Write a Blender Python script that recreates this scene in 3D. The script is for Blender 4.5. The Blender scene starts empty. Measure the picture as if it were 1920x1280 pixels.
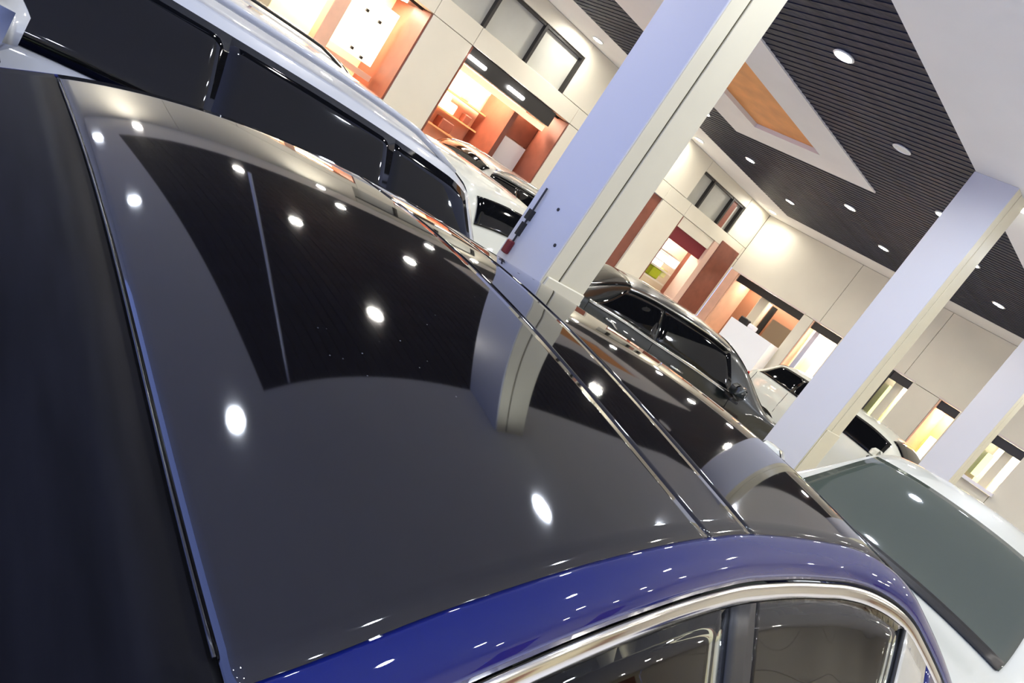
import bpy, math, random
import numpy as np
from mathutils import Vector, Matrix, Euler
random.seed(7)
scene = bpy.context.scene
COL = scene.collection
PI = math.pi

# ------------------------------------------------------------------ camera
CAM_Z = 1.70
PITCH, ROLL, AZ = math.radians(11.1), math.radians(34.3), math.radians(44.2)
fw = Vector((math.cos(AZ), math.sin(AZ), 0)); rt = Vector((math.sin(AZ), -math.cos(AZ), 0)); upv = Vector((0, 0, 1))
look = fw * math.cos(PITCH) - upv * math.sin(PITCH)
u2 = fw * math.sin(PITCH) + upv * math.cos(PITCH)
cx = rt * math.cos(ROLL) + u2 * math.sin(ROLL)
cy = u2 * math.cos(ROLL) - rt * math.sin(ROLL)
cam_d = bpy.data.cameras.new('camera'); cam_d.sensor_width = 36.0; cam_d.lens = 36.0 * 1400 / 1920
cam_d.clip_start = 0.02; cam_d.clip_end = 200
cam_o = bpy.data.objects.new('camera', cam_d); COL.objects.link(cam_o)
M = Matrix(((cx.x, cy.x, -look.x, 0), (cx.y, cy.y, -look.y, 0), (cx.z, cy.z, -look.z, CAM_Z), (0, 0, 0, 1)))
cam_o.matrix_world = M
scene.camera = cam_o

# ------------------------------------------------------------------ world (dusk outside the open side)
w = bpy.data.worlds.new('dusk'); scene.world = w; w.use_nodes = True
bg = w.node_tree.nodes['Background']; bg.inputs[0].default_value = (0.27, 0.37, 0.92, 1); bg.inputs[1].default_value = 1.45
LAMP = 200.0        # emission of each downlight disc
scene.view_settings.view_transform = 'Standard'
scene.view_settings.look = 'None'
scene.view_settings.exposure = 0.95
scene.view_settings.gamma = 1.0
scene.view_settings.use_curve_mapping = False

# ------------------------------------------------------------------ materials
def srgb(r, g, b):
    f = lambda c: (c / 255 / 12.92) if c / 255 <= 0.04045 else ((c / 255 + 0.055) / 1.055) ** 2.4
    return (f(r), f(g), f(b), 1)
MATS = {}
def mat(name, col, rough=0.5, metal=0.0, spec=0.5, coat=0.0, coat_rough=0.03, emit=None, emit_s=0.0, noise=0.0, nscale=6.0, bump=0.0, bscale=40.0, alpha=1.0, trans=0.0, ior=1.5, stretch=None):
    if name in MATS: return MATS[name]
    m = bpy.data.materials.new(name); m.use_nodes = True; nt = m.node_tree; b = nt.nodes['Principled BSDF']
    b.inputs['Base Color'].default_value = col
    b.inputs['Roughness'].default_value = rough; b.inputs['Metallic'].default_value = metal
    b.inputs['Specular IOR Level'].default_value = spec; b.inputs['IOR'].default_value = ior
    b.inputs['Coat Weight'].default_value = coat; b.inputs['Coat Roughness'].default_value = coat_rough
    b.inputs['Transmission Weight'].default_value = trans; b.inputs['Alpha'].default_value = alpha
    if emit: b.inputs['Emission Color'].default_value = emit; b.inputs['Emission Strength'].default_value = emit_s
    if noise or bump:
        tc = nt.nodes.new('ShaderNodeTexCoord'); mp = nt.nodes.new('ShaderNodeMapping')
        if stretch: mp.inputs['Scale'].default_value = stretch
        nt.links.new(tc.outputs['Object'], mp.inputs[0])
    if noise:
        n = nt.nodes.new('ShaderNodeTexNoise'); n.inputs['Scale'].default_value = nscale; n.inputs['Detail'].default_value = 6
        r = nt.nodes.new('ShaderNodeValToRGB')
        lo = [max(0, c * (1 - noise)) for c in col[:3]] + [1]; hi = [min(1, c * (1 + noise)) for c in col[:3]] + [1]
        r.color_ramp.elements[0].position = 0.3; r.color_ramp.elements[1].position = 0.7
        r.color_ramp.elements[0].color = lo; r.color_ramp.elements[1].color = hi
        nt.links.new(mp.outputs[0], n.inputs['Vector']); nt.links.new(n.outputs['Fac'], r.inputs[0]); nt.links.new(r.outputs[0], b.inputs['Base Color'])
    if bump:
        n2 = nt.nodes.new('ShaderNodeTexNoise'); n2.inputs['Scale'].default_value = bscale; n2.inputs['Detail'].default_value = 4
        bp = nt.nodes.new('ShaderNodeBump'); bp.inputs['Strength'].default_value = bump; bp.inputs['Distance'].default_value = 0.01
        nt.links.new(mp.outputs[0], n2.inputs['Vector']); nt.links.new(n2.outputs['Fac'], bp.inputs['Height']); nt.links.new(bp.outputs[0], b.inputs['Normal'])
    MATS[name] = m
    return m
def clear_glass(name, tint, gl_rough=0.02, ior=1.5):
    if name in MATS: return MATS[name]
    m = bpy.data.materials.new(name); m.use_nodes = True; nt = m.node_tree
    for n in list(nt.nodes): nt.nodes.remove(n)
    o = nt.nodes.new('ShaderNodeOutputMaterial'); mx = nt.nodes.new('ShaderNodeMixShader'); t = nt.nodes.new('ShaderNodeBsdfTransparent'); g = nt.nodes.new('ShaderNodeBsdfGlossy'); f = nt.nodes.new('ShaderNodeFresnel')
    f.inputs['IOR'].default_value = ior; t.inputs[0].default_value = tint; g.inputs['Roughness'].default_value = gl_rough; g.inputs['Color'].default_value = (1, 1, 1, 1)
    nt.links.new(f.outputs[0], mx.inputs[0]); nt.links.new(t.outputs[0], mx.inputs[1]); nt.links.new(g.outputs[0], mx.inputs[2]); nt.links.new(mx.outputs[0], o.inputs[0])
    MATS[name] = m
    return m
def roof_black():
    """black gloss panel with a thin film of dust specks"""
    m = bpy.data.materials.new('roof_black_gloss'); m.use_nodes = True; nt = m.node_tree; b = nt.nodes['Principled BSDF']
    b.inputs['Roughness'].default_value = 0.035; b.inputs['IOR'].default_value = 1.70; b.inputs['Coat Weight'].default_value = 0.0
    tc = nt.nodes.new('ShaderNodeTexCoord'); v = nt.nodes.new('ShaderNodeTexVoronoi'); v.inputs['Scale'].default_value = 48
    r = nt.nodes.new('ShaderNodeValToRGB'); r.color_ramp.elements[0].position = 0.0; r.color_ramp.elements[0].color = (0.35, 0.35, 0.35, 1)
    r.color_ramp.elements[1].position = 0.07; r.color_ramp.elements[1].color = (0.0045, 0.0038, 0.0034, 1)
    n = nt.nodes.new('ShaderNodeTexNoise'); n.inputs['Scale'].default_value = 3.2
    mr = nt.nodes.new('ShaderNodeMapRange'); mr.inputs[1].default_value = 0.56; mr.inputs[2].default_value = 0.66
    mx = nt.nodes.new('ShaderNodeMix'); mx.data_type = 'RGBA'
    mx.inputs[6].default_value = (0.0045, 0.0038, 0.0034, 1)
    nt.links.new(tc.outputs['Object'], v.inputs['Vector']); nt.links.new(tc.outputs['Object'], n.inputs['Vector'])
    nt.links.new(v.outputs['Distance'], r.inputs[0]); nt.links.new(n.outputs['Fac'], mr.inputs[0]); nt.links.new(mr.outputs[0], mx.inputs[0])
    nt.links.new(r.outputs[0], mx.inputs[7]); nt.links.new(mx.outputs[2], b.inputs['Base Color'])
    MATS['roof_black'] = m
    return m

WHITE_CEIL = mat('white_ceiling_paint', srgb(232, 230, 228), 0.7, noise=0.02, nscale=2)
WALL = mat('cream_wall_cladding', srgb(228, 222, 203), 0.45, noise=0.04, nscale=1.2)
WALLJ = mat('wall_joint', srgb(120, 114, 98), 0.8)
SLAT = mat('dark_slat', srgb(38, 41, 58), 0.45, spec=0.12, noise=0.45, nscale=7, bump=0.9, bscale=8, stretch=(1.5, 1, 1))
SLATB = mat('dark_ceiling_board', srgb(38, 39, 50), 0.6)
ORANGE = mat('orange_timber', srgb(226, 152, 78), 0.5, noise=0.12, nscale=4)
FLOOR = mat('polished_stone_floor', srgb(224, 225, 232), 0.25, noise=0.08, nscale=2)
COLB = mat('pale_blue_white_panel', srgb(208, 208, 210), 0.4)
COLC = mat('cream_panel', srgb(228, 220, 190), 0.40, noise=0.03, nscale=3)
GROOVE = mat('groove_shadow_gap', srgb(120, 112, 84), 0.8)
BROWN = mat('brown_red_panel', srgb(128, 72, 56), 0.45, noise=0.15, nscale=5)
SALMON = mat('salmon_panel', srgb(238, 190, 160), 0.5, noise=0.08, nscale=4)
REDB = mat('crimson_sign_band', srgb(120, 24, 40), 0.5)
DARKM = mat('dark_metal', srgb(52, 50, 48), 0.4, metal=0.3)
GREYG = mat('frosted_grey_glass', srgb(188, 188, 178), 0.4, noise=0.12, nscale=1.5)
BLACKP = mat('black_plastic', srgb(18, 18, 20), 0.45)
CHROME = mat('chrome_trim', srgb(226, 224, 216), 0.12, metal=1.0)
TYRE = mat('tyre_rubber', srgb(24, 24, 25), 0.8)
RIM = mat('alloy_rim', srgb(170, 172, 176), 0.3, metal=1.0)
BLUE = mat('deep_blue_paint', srgb(0, 18, 92), 0.5, spec=0.05, coat=1.0, coat_rough=0.02)
WPAINT = mat('white_car_paint', srgb(198, 200, 200), 0.4, coat=1.0, coat_rough=0.03)
WPAINT2 = mat('pearl_white_car_paint', srgb(206, 208, 196), 0.4, coat=1.0, coat_rough=0.03)
BPAINT = mat('black_green_car_paint', srgb(20, 26, 26), 0.3, metal=0.3, coat=1.0, coat_rough=0.02)
SILV = mat('silver_car_paint', srgb(186, 186, 178), 0.35, metal=0.5, coat=1.0)
GREYP = mat('dark_grey_car_paint', srgb(66, 66, 62), 0.35, metal=0.4, coat=1.0)
DGLASS = mat('dark_tinted_glass', srgb(10, 11, 13), 0.04, ior=1.5)
GGLASS = mat('grey_green_windscreen', srgb(74, 82, 74), 0.05, ior=1.65)
RGLASS = mat('smoked_rear_window', srgb(20, 20, 24), 0.5, spec=0.04, noise=0.3, nscale=7, stretch=(6, 0.6, 1))
ROOFB = roof_black()
SIDEG = clear_glass('side_window_glass', (0.86, 0.90, 0.84, 1), ior=1.42)
INT_DARK = mat('dark_interior', srgb(52, 49, 46), 0.5)
INT_TAN = mat('tan_interior', srgb(150, 128, 100), 0.6)
RED_LENS = mat('red_lamp_lens', srgb(150, 12, 12), 0.15)
CLEAR_LENS = mat('clear_lamp_lens', srgb(200, 204, 208), 0.08, metal=0.6)
RUBBER = mat('rubber_seal', srgb(12, 12, 12), 0.6)
PLATE = mat('plate_white', srgb(210, 210, 205), 0.5)
REDC = mat('red_cap', srgb(110, 24, 30), 0.5)

# ------------------------------------------------------------------ helpers
def tag(o, label=None, cat=None, group=None, kind=None):
    if label: o['label'] = label
    if cat: o['category'] = cat
    if group: o['group'] = group
    if kind: o['kind'] = kind
    return o
def obj(name, verts, faces, m, parent=None, smooth=False):
    me = bpy.data.meshes.new(name); me.from_pydata([tuple(map(float, v)) for v in verts], [], [tuple(f) for f in faces]); me.update()
    if m: me.materials.append(m)
    o = bpy.data.objects.new(name, me); COL.objects.link(o)
    if parent: o.parent = parent
    if smooth:
        for p in me.polygons: p.use_smooth = True
    return o
def empty(name, loc=(0, 0, 0), rz=0.0, parent=None):
    o = bpy.data.objects.new(name, None); COL.objects.link(o); o.location = loc; o.rotation_euler = (0, 0, rz); o.empty_display_size = 0.2
    if parent: o.parent = parent
    return o
class MB:
    def __init__(s): s.v = []; s.f = []
    def add(s, vs, fs):
        n = len(s.v); s.v += list(vs); s.f += [tuple(i + n for i in f) for f in fs]; return s
    def box(s, x0, x1, y0, y1, z0, z1):
        return s.add([(x0, y0, z0), (x1, y0, z0), (x1, y1, z0), (x0, y1, z0), (x0, y0, z1), (x1, y0, z1), (x1, y1, z1), (x0, y1, z1)],
                     [(3, 2, 1, 0), (4, 5, 6, 7), (0, 1, 5, 4), (1, 2, 6, 5), (2, 3, 7, 6), (3, 0, 4, 7)])
    def bbox(s, x0, x1, y0, y1, z0, z1, b):
        """box with chamfered vertical and horizontal edges"""
        b = min(b, (x1 - x0) / 2.01, (y1 - y0) / 2.01, (z1 - z0) / 2.01)
        X = [x0, x0 + b, x1 - b, x1]; Y = [y0, y0 + b, y1 - b, y1]; Z = [z0, z0 + b, z1 - b, z1]
        vs = []; idx = {}
        def V(i, j, k):
            if (i, j, k) not in idx: idx[(i, j, k)] = len(vs); vs.append((X[i], Y[j], Z[k]))
            return idx[(i, j, k)]
        fs = []
        fs += [(V(1, 2, 0), V(2, 2, 0), V(2, 1, 0), V(1, 1, 0)), (V(1, 1, 3), V(2, 1, 3), V(2, 2, 3), V(1, 2, 3))]
        fs += [(V(1, 0, 1), V(2, 0, 1), V(2, 0, 2), V(1, 0, 2)), (V(2, 3, 1), V(1, 3, 1), V(1, 3, 2), V(2, 3, 2))]
        fs += [(V(0, 2, 1), V(0, 1, 1), V(0, 1, 2), V(0, 2, 2)), (V(3, 1, 1), V(3, 2, 1), V(3, 2, 2), V(3, 1, 2))]
        for (a, sa) in ((0, -1), (3, 1)):
            ia = 1 if a == 0 else 2
            for (c, ic) in ((0, 1), (3, 2)):
                fs.append((V(a, ic, 1), V(ia, c, 1), V(ia, c, 2), V(a, ic, 2)))
                fs.append((V(a, 1, ic), V(a, 2, ic), V(ia, 2, c), V(ia, 1, c)))
                fs.append((V(1, a, ic), V(2, a, ic), V(2, ia, c), V(1, ia, c)))
                for (e, ie) in ((0, 1), (3, 2)): fs.append((V(a, ic, ie), V(ia, c, ie), V(ia, ic, e)))
        return s.add(vs, fs)
    def lathe(s, prof, seg=24, axis='z', c=(0, 0, 0)):
        vs = []; n = len(prof)
        for k in range(seg):
            a = 2 * PI * k / seg
            for r, h in prof:
                p = (r * math.cos(a), r * math.sin(a), h)
                if axis == 'y': p = (p[0], h, p[1])
                if axis == 'x': p = (h, p[0], p[1])
                vs.append((p[0] + c[0], p[1] + c[1], p[2] + c[2]))
        fs = [(k * n + i, ((k + 1) % seg) * n + i, ((k + 1) % seg) * n + i + 1, k * n + i + 1) for k in range(seg) for i in range(n - 1)]
        return s.add(vs, fs)
    def tube(s, pts, r, seg=6, close=False):
        pts = [Vector(p) for p in pts]; n = len(pts); rings = []
        for i, p in enumerate(pts):
            t = (pts[min(i + 1, n - 1)] - pts[max(i - 1, 0)]).normalized()
            a = t.cross(Vector((0, 0, 1)));
            if a.length < 1e-3: a = t.cross(Vector((1, 0, 0)))
            a.normalize(); b = t.cross(a)
            rings.append([tuple(p + a * (r * math.cos(2 * PI * k / seg)) + b * (r * math.sin(2 * PI * k / seg))) for k in range(seg)])
        vs = [v for q in rings for v in q]
        fs = [(i * seg + k, i * seg + (k + 1) % seg, (i + 1) * seg + (k + 1) % seg, (i + 1) * seg + k) for i in range(n - 1) for k in range(seg)]
        fs += [tuple(range(seg - 1, -1, -1)), tuple((n - 1) * seg + k for k in range(seg))]
        return s.add(vs, fs)
    def grid(s, P, flip=False):
        """P[i][j] array of points"""
        n = len(P); m = len(P[0]); vs = [p for r in P for p in r]
        fs = [(i * m + j, (i + 1) * m + j, (i + 1) * m + j + 1, i * m + j + 1) for i in range(n - 1) for j in range(m - 1)]
        if flip: fs = [f[::-1] for f in fs]
        return s.add(vs, fs)
    def build(s, name, m, parent=None, smooth=False): return obj(name, s.v, s.f, m, parent, smooth)
def boxo(name, x0, x1, y0, y1, z0, z1, m, parent=None, b=0.0):
    a = MB(); (a.bbox(x0, x1, y0, y1, z0, z1, b) if b else a.box(x0, x1, y0, y1, z0, z1)); return a.build(name, m, parent)
def solid(o, t=0.012, off=-1):
    md = o.modifiers.new('thickness', 'SOLIDIFY'); md.thickness = t; md.offset = off; return o
def pch(xs, ys):
    """monotone cubic interpolation"""
    xs = np.array(xs, float); ys = np.array(ys, float); h = np.diff(xs); d = np.diff(ys) / h; m = np.zeros(len(xs))
    m[0] = d[0]; m[-1] = d[-1]
    for i in range(1, len(xs) - 1):
        m[i] = 0 if d[i - 1] * d[i] <= 0 else 3 * (h[i - 1] + h[i]) / ((2 * h[i] + h[i - 1]) / d[i - 1] + (h[i] + 2 * h[i - 1]) / d[i])
    def f(x):
        x = np.clip(x, xs[0], xs[-1]); i = np.clip(np.searchsorted(xs, x) - 1, 0, len(h) - 1); t = (x - xs[i]) / h[i]
        return ((2 * t**3 - 3 * t**2 + 1) * ys[i] + (t**3 - 2 * t**2 + t) * h[i] * m[i] + (-2 * t**3 + 3 * t**2) * ys[i + 1] + (t**3 - t**2) * h[i] * m[i + 1])
    return f

# ================================================================== THE HALL
ZC = 3.90                      # ceiling
YW, XB = 9.60, 14.30           # shop facade on the left, facade at the far end
Y_LO, X_LO = -6.5, -5.0        # wall behind, open side
XD0, XD1, YD0, YD1 = 0.556, 13.40, 3.15, 8.65      # dark slatted field
CX0, CX1, CY0, CY1 = 5.30, 8.90, 4.93, 7.30        # coffer frame
IX0, IX1, IY0, IY1 = 5.90, 8.31, 5.51, 6.60        # coffer opening

def structure(name): return tag(empty(name), kind='structure')
fl = boxo('floor', -30, 40, -30, 30, -0.1, 0, FLOOR); tag(fl, kind='structure')
# ceiling: white fields as separate boards around the dark field
ce = structure('ceiling')
for (x0, x1, y0, y1) in ((X_LO, XB + 2.2, Y_LO, YD0), (X_LO, XD0, YD0, YW + 1.8), (XD0, XB + 2.2, YD1, YW + 1.8), (XD1, XB + 2.2, YD0, YD1)):
    boxo('ceiling_board', x0, x1, y0, y1, ZC, ZC + 0.25, WHITE_CEIL, ce)
for (x0, x1, y0, y1) in ((XD0, CX0, YD0, YD1), (CX1, XD1, YD0, YD1), (CX0, CX1, YD0, CY0), (CX0, CX1, CY1, YD1)):
    boxo('dark_board', x0, x1, y0, y1, ZC + 0.018, ZC + 0.25, SLATB, ce)
# slats (each its own piece)
PITCHX = 0.11
def slat_mesh(length):
    a = MB(); h = PITCHX / 2 - 0.003
    a.add([(-h, 0, 0), (h, 0, 0.005), (h, length, 0.005), (-h, length, 0), (-h, 0, 0.018), (h, 0, 0.018), (h, length, 0.018), (-h, length, 0.018)],
          [(0, 1, 2, 3)[::-1], (4, 5, 6, 7), (0, 1, 5, 4), (1, 2, 6, 5), (2, 3, 7, 6), (3, 0, 4, 7)])
    me = bpy.data.meshes.new('slat'); me.from_pydata(a.v, [], a.f); me.materials.append(SLAT); return me
full, part_a, part_b = slat_mesh(YD1 - YD0), slat_mesh(CY0 - YD0), slat_mesh(YD1 - CY1)
x = XD0 + PITCHX / 2
while x < XD1 - 0.02:
    pieces = ((full, YD0),) if (x < CX0 - 0.05 or x > CX1 + 0.05) else ((part_a, YD0), (part_b, CY1))
    for me, y in pieces:
        o = bpy.data.objects.new('slat', me); COL.objects.link(o); o.parent = ce; o.location = (x, y, ZC)
    x += PITCHX
# coffer
cf = empty('ceiling_coffer', (0, 0, 0)); tag(cf, 'white framed coffer with orange timber inside, in the dark slatted ceiling', 'coffer')
for (x0, x1, y0, y1) in ((CX0, CX1, CY0, IY0), (CX0, CX1, IY1, CY1), (CX0, IX0, IY0, IY1), (IX1, CX1, IY0, IY1)):
    boxo('frame_board', x0, x1, y0, y1, ZC - 0.015, ZC + 0.018, WHITE_CEIL, cf)
for (x0, x1, y0, y1) in ((IX0, IX1, IY0 - .02, IY0), (IX0, IX1, IY1, IY1 + .02), (IX0 - .02, IX0, IY0, IY1), (IX1, IX1 + .02, IY0, IY1)):
    boxo('recess_side', x0, x1, y0, y1, ZC + 0.018, ZC + 0.04, WHITE_CEIL, cf)
boxo('timber_board', IX0 - .02, IX1 + .02, IY0 - .02, IY1 + .02, ZC + 0.04, ZC + 0.08, ORANGE, cf)

# ------------------------------------------------------------------ downlights
LENS = mat('lit_lamp_lens', (1, 1, 1, 1), 0.5, emit=(1.0, 0.95, 0.87, 1), emit_s=LAMP)
LENSW = mat('lit_cool_lamp_lens', (1, 1, 1, 1), 0.5, emit=(0.80, 0.87, 1.0, 1), emit_s=LAMP)
LENS_OFF = mat('unlit_lamp_lens', srgb(225, 225, 220), 0.4)
TRIM = mat('lamp_trim', srgb(236, 236, 232), 0.4)
def lathe_me(name, prof, m, seg=20):
    a = MB().lathe(prof, seg); me = bpy.data.meshes.new(name); me.from_pydata(a.v, [], a.f); me.materials.append(m); return me
ring_me = lathe_me('trim_ring', [(0.092, 0.006), (0.098, -0.004), (0.080, -0.010), (0.072, -0.002), (0.070, 0.006)], TRIM)
def disc_me(name, m, r=0.062, seg=16):
    vs = [(0, 0, 0)] + [(r * math.cos(2 * PI * k / seg), r * math.sin(2 * PI * k / seg), 0) for k in range(seg)]
    me = bpy.data.meshes.new(name); me.from_pydata(vs, [], [(0, (k + 1) % seg + 1, k + 1) for k in range(seg)]); me.materials.append(m); return me
lens_me, lensw_me, lens_off_me = disc_me('lens', LENS, .072), disc_me('lens', LENSW, .072), disc_me('lens', LENS_OFF, .072)
def downlight(x, y, label, group, lit=True, cool=False, z=ZC):
    e = empty('downlight', (x, y, z - 0.004)); tag(e, label, 'downlight', group)
    r = bpy.data.objects.new('trim_ring', ring_me); COL.objects.link(r); r.parent = e
    l = bpy.data.objects.new('lens', (lensw_me if cool else lens_me) if lit else lens_off_me); COL.objects.link(l); l.parent = e; l.location = (0, 0, -0.003)
ORD = ['first', 'second', 'third', 'fourth', 'fifth', 'sixth', 'seventh', 'eighth', 'ninth']
def lrow(xs, y, where, group, cool=False, off=()):
    for k, x in enumerate(sorted(xs, reverse=True)):
        lit = x not in off
        downlight(x, y, f"{'lit' if lit else 'unlit'} downlight, {ORD[k]} from the far wall in the {where}", group, lit, cool)
lrow([2.13, 3.75, 5.37, 7.01, 8.62, 10.15, 11.80], 3.94, 'slat row by the columns', 'downlights in the slats by the columns', off=(7.01,))
lrow([2.13, 3.75, 10.26, 11.86], 5.86, 'middle slat row', 'downlights in the middle of the slats')
lrow([2.13, 3.75, 5.37, 7.01, 8.70, 10.25, 11.90], 7.82, 'slat row by the shops', 'downlights in the slats by the shops')
lrow([1.0, 4.10, 7.38, 10.54, 13.75], 9.22, 'soffit over the shops', 'downlights in the soffit')
lrow([2.78, 4.68, 5.85, 9.40, 11.40], 2.18, 'white strip by the columns', 'downlights in the white ceiling strip', cool=True)
downlight(7.34, 2.83, 'lit downlight in the white ceiling right beside the second column', 'downlights in the white ceiling strip', cool=True)
for k, (x, y) in enumerate(((0.23, 3.02), (0.16, 6.07), (0.20, 8.45))):
    downlight(x, y, f'downlight in the white cross band over the blue car, {ORD[k]} from the columns', 'downlights in the cross band', cool=True)
for y, rw_ in ((-0.6, 'nearest row'), (-2.6, 'middle row'), (-4.6, 'farthest row')):
    for k, x in enumerate((11.8, 9.6, 7.4, 5.2, 3.0, 0.9, -1.2, -3.4)):
        downlight(x, y, f'downlight behind the photographer, {ORD[k]} from the far wall, {rw_}', 'downlights on the near side of the hall', cool=(x < 4))

rod = MB().tube([(.81, 3.17, ZC), (.93, 3.17, 3.0), (1.05, 3.17, 2.12)], .011, 8).build('hanging_cable', mat('pale_cable', srgb(200, 200, 210), .5))
tag(rod, 'thin pale cable hanging from the ceiling above the white SUV, seen reflected in the roof', 'cable')
# ------------------------------------------------------------------ facade with the shops (left)
wl = structure('wall_left')
ZT = 2.745      # opening tops
def panel(x0, x1, z0, z1, parent=wl, y0=YW, t=0.25): return boxo('wall_panel', x0 + .004, x1 - .004, y0, y0 + t, z0 + .004, z1 - .004, WALL, parent, 0.004)
boxo('backing', X_LO, XB + .3, YW + .255, YW + .30, ZT + .05, ZC, WALLJ, wl)
sh0, sh1, nar, sh2 = (3.05, 5.11), (5.86, 8.13), (10.72, 11.10), (11.88, 14.20)
W1, W2 = (5.00, 7.68), (11.66, 13.42)
WZ0, WZ1 = 3.03, 3.66
piers = [(X_LO, 0.9), (0.9, sh0[0]), (sh0[1], sh1[0]), (sh1[1], nar[0]), (nar[1], sh2[0]), (sh2[1], XB)]
for a, b in piers:
    n = max(1, round((b - a) / 1.4))
    for k in range(n): panel(a + (b - a) * k / n, a + (b - a) * (k + 1) / n, 0, ZT)
# lintel band, then the band with the clerestory windows
xs = [X_LO, -1.5, 0.9, sh0[0], sh0[1], sh1[0], sh1[1], 9.4, nar[0], nar[1], sh2[0], sh2[1], XB]
for a, b in zip(xs[:-1], xs[1:]): panel(a, b, ZT, WZ0)
for a, b in ((X_LO, -1.5), (-1.5, 1.8), (1.8, W1[0]), (W1[1], 9.4), (9.4, W2[0]), (W2[1], XB)): panel(a, b, WZ0, ZC)
for a, b in (W1, W2): panel(a, b, WZ1, ZC)
# clerestory windows
def clerestory(name, n, a, b, mull, widths):
    e = empty(name); tag(e, kind='structure')
    edges = [a] + mull + [b]
    for p, q in zip(edges[:-1], edges[1:]): boxo('pane', p + .01, q - .01, YW + .10, YW + .115, WZ0, WZ1, GREYG, e)
    for m in mull + [b - .02]: boxo('mullion', m - .025, m + .025, YW + .02, YW + .10, WZ0, WZ1, DARKM, e)
    boxo('head_rail', a, b, YW + .03, YW + .10, WZ1 - .04, WZ1, DARKM, e)
clerestory('window_1', 3, W1[0], W1[1], [5.875, 6.78], 0)
clerestory('window_2', 3, W2[0], W2[1], [12.12, 12.95], 0)
boxo('brown_strip', 13.02, 13.20, YW + .06, YW + .10, WZ0 - .0, WZ1, BROWN, bpy.data.objects['window_2'])

def shop(name, a, b, label, depth=1.15, wall_m=SALMON, light=6.0, light_col=(1, .82, .62, 1), jamb=BROWN, jl=True):
    e = empty(name, (a, YW, 0)); tag(e, label, 'shop front')
    L = b - a
    boxo('back_wall', -.1, L + .1, depth, depth + .05, 0, ZT + .1, wall_m, e)
    boxo('side_wall', -.13, -.002, .27, depth, 0, ZT + .1, wall_m, e)
    boxo('side_wall', L + .002, L + .13, .27, depth, 0, ZT + .1, jamb, e)
    boxo('shop_ceiling', -.13, L + .13, .27, depth + .05, ZT - .03, ZT + .06, DARKM, e)
    boxo('jamb_panel', L - .03, L - .003, .005, .5, 0, ZT - .01, jamb, e)
    if jl: boxo('jamb_panel', .003, .03, .005, .3, 0, ZT - .01, jamb, e)
    lm = mat(name + '_lamp', (1, 1, 1, 1), 0.5, emit=light_col, emit_s=light)
    boxo('lamp_panel', .15, L - .15, depth * .45, depth * .75, ZT - .05, ZT - .035, lm, e)
    return e
s0 = shop('shop_lit_white', sh0[0], sh0[1], 'top left shop front with a glowing pale yellow wall and brown posts', light=26, light_col=(1, .88, .68, 1))
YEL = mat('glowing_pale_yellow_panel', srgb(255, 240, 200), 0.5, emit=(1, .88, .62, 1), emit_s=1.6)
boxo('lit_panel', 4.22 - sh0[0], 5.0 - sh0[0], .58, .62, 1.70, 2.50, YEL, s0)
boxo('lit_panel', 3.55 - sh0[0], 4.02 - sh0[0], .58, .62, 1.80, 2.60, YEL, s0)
boxo('post', 3.93 - sh0[0], 4.12 - sh0[0], .12, .34, 0, ZT, SALMON, s0, .01)
boxo('post', 3.10 - sh0[0], 3.28 - sh0[0], .12, .34, 0, ZT, mat('cream_post', srgb(220, 205, 170), .5), s0, .01)
boxo('lower_shelf', 3.2 - sh0[0], 5.0 - sh0[0], .40, .60, 1.52, 1.60, SALMON, s0)
for k, (px, pz) in enumerate(((4.55, 2.28), (4.78, 2.25), (4.62, 1.76), (4.80, 1.72))):
    boxo('shelf_knob', px - sh0[0] - .02, px - sh0[0] + .02, .54, .58, pz, pz + .04, DARKM, s0)

s1 = shop('shop_orange', sh1[0], sh1[1], 'shop front left of the near column with orange shelves and two tube lamps', light=28)
o0 = sh1[0]
boxo('header_beam', .02, sh1[1] - o0 - .32, .02, .20, 2.50, ZT - .01, DARKM, s1)
boxo('cove_strip', .02, sh1[1] - o0 - .2, .24, .34, 2.40, 2.49, mat('cove_cream', srgb(240, 205, 165), .5, emit=(1, .75, .5, 1), emit_s=.5), s1)
TUBE = mat('tube_lamp_white', (1, 1, 1, 1), .5, emit=(1, 1, 1, 1), emit_s=9)
for a, b in ((5.90, 6.24), (6.74, 7.09)):
    t = MB().tube([(a - o0, .00, 2.60), (b - o0, .00, 2.60)], .028, 8).build('tube_lamp', TUBE, s1)
boxo('divider', 7.30 - o0, 7.40 - o0, .30, 1.1, 0, 2.45, BROWN, s1)
boxo('brown_panel', 7.42 - o0, 8.12 - o0, .58, .62, 2.04, 2.50, BROWN, s1)
boxo('brown_panel', 7.42 - o0, 8.12 - o0, .66, .70, 0, 2.50, SALMON, s1)
for zz in (1.50, 1.78, 2.08): boxo('shelf', .12, 7.28 - o0, .86, 1.1, zz, zz + .025, mat('shelf_orange', srgb(228, 160, 112), .5), s1)
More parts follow.
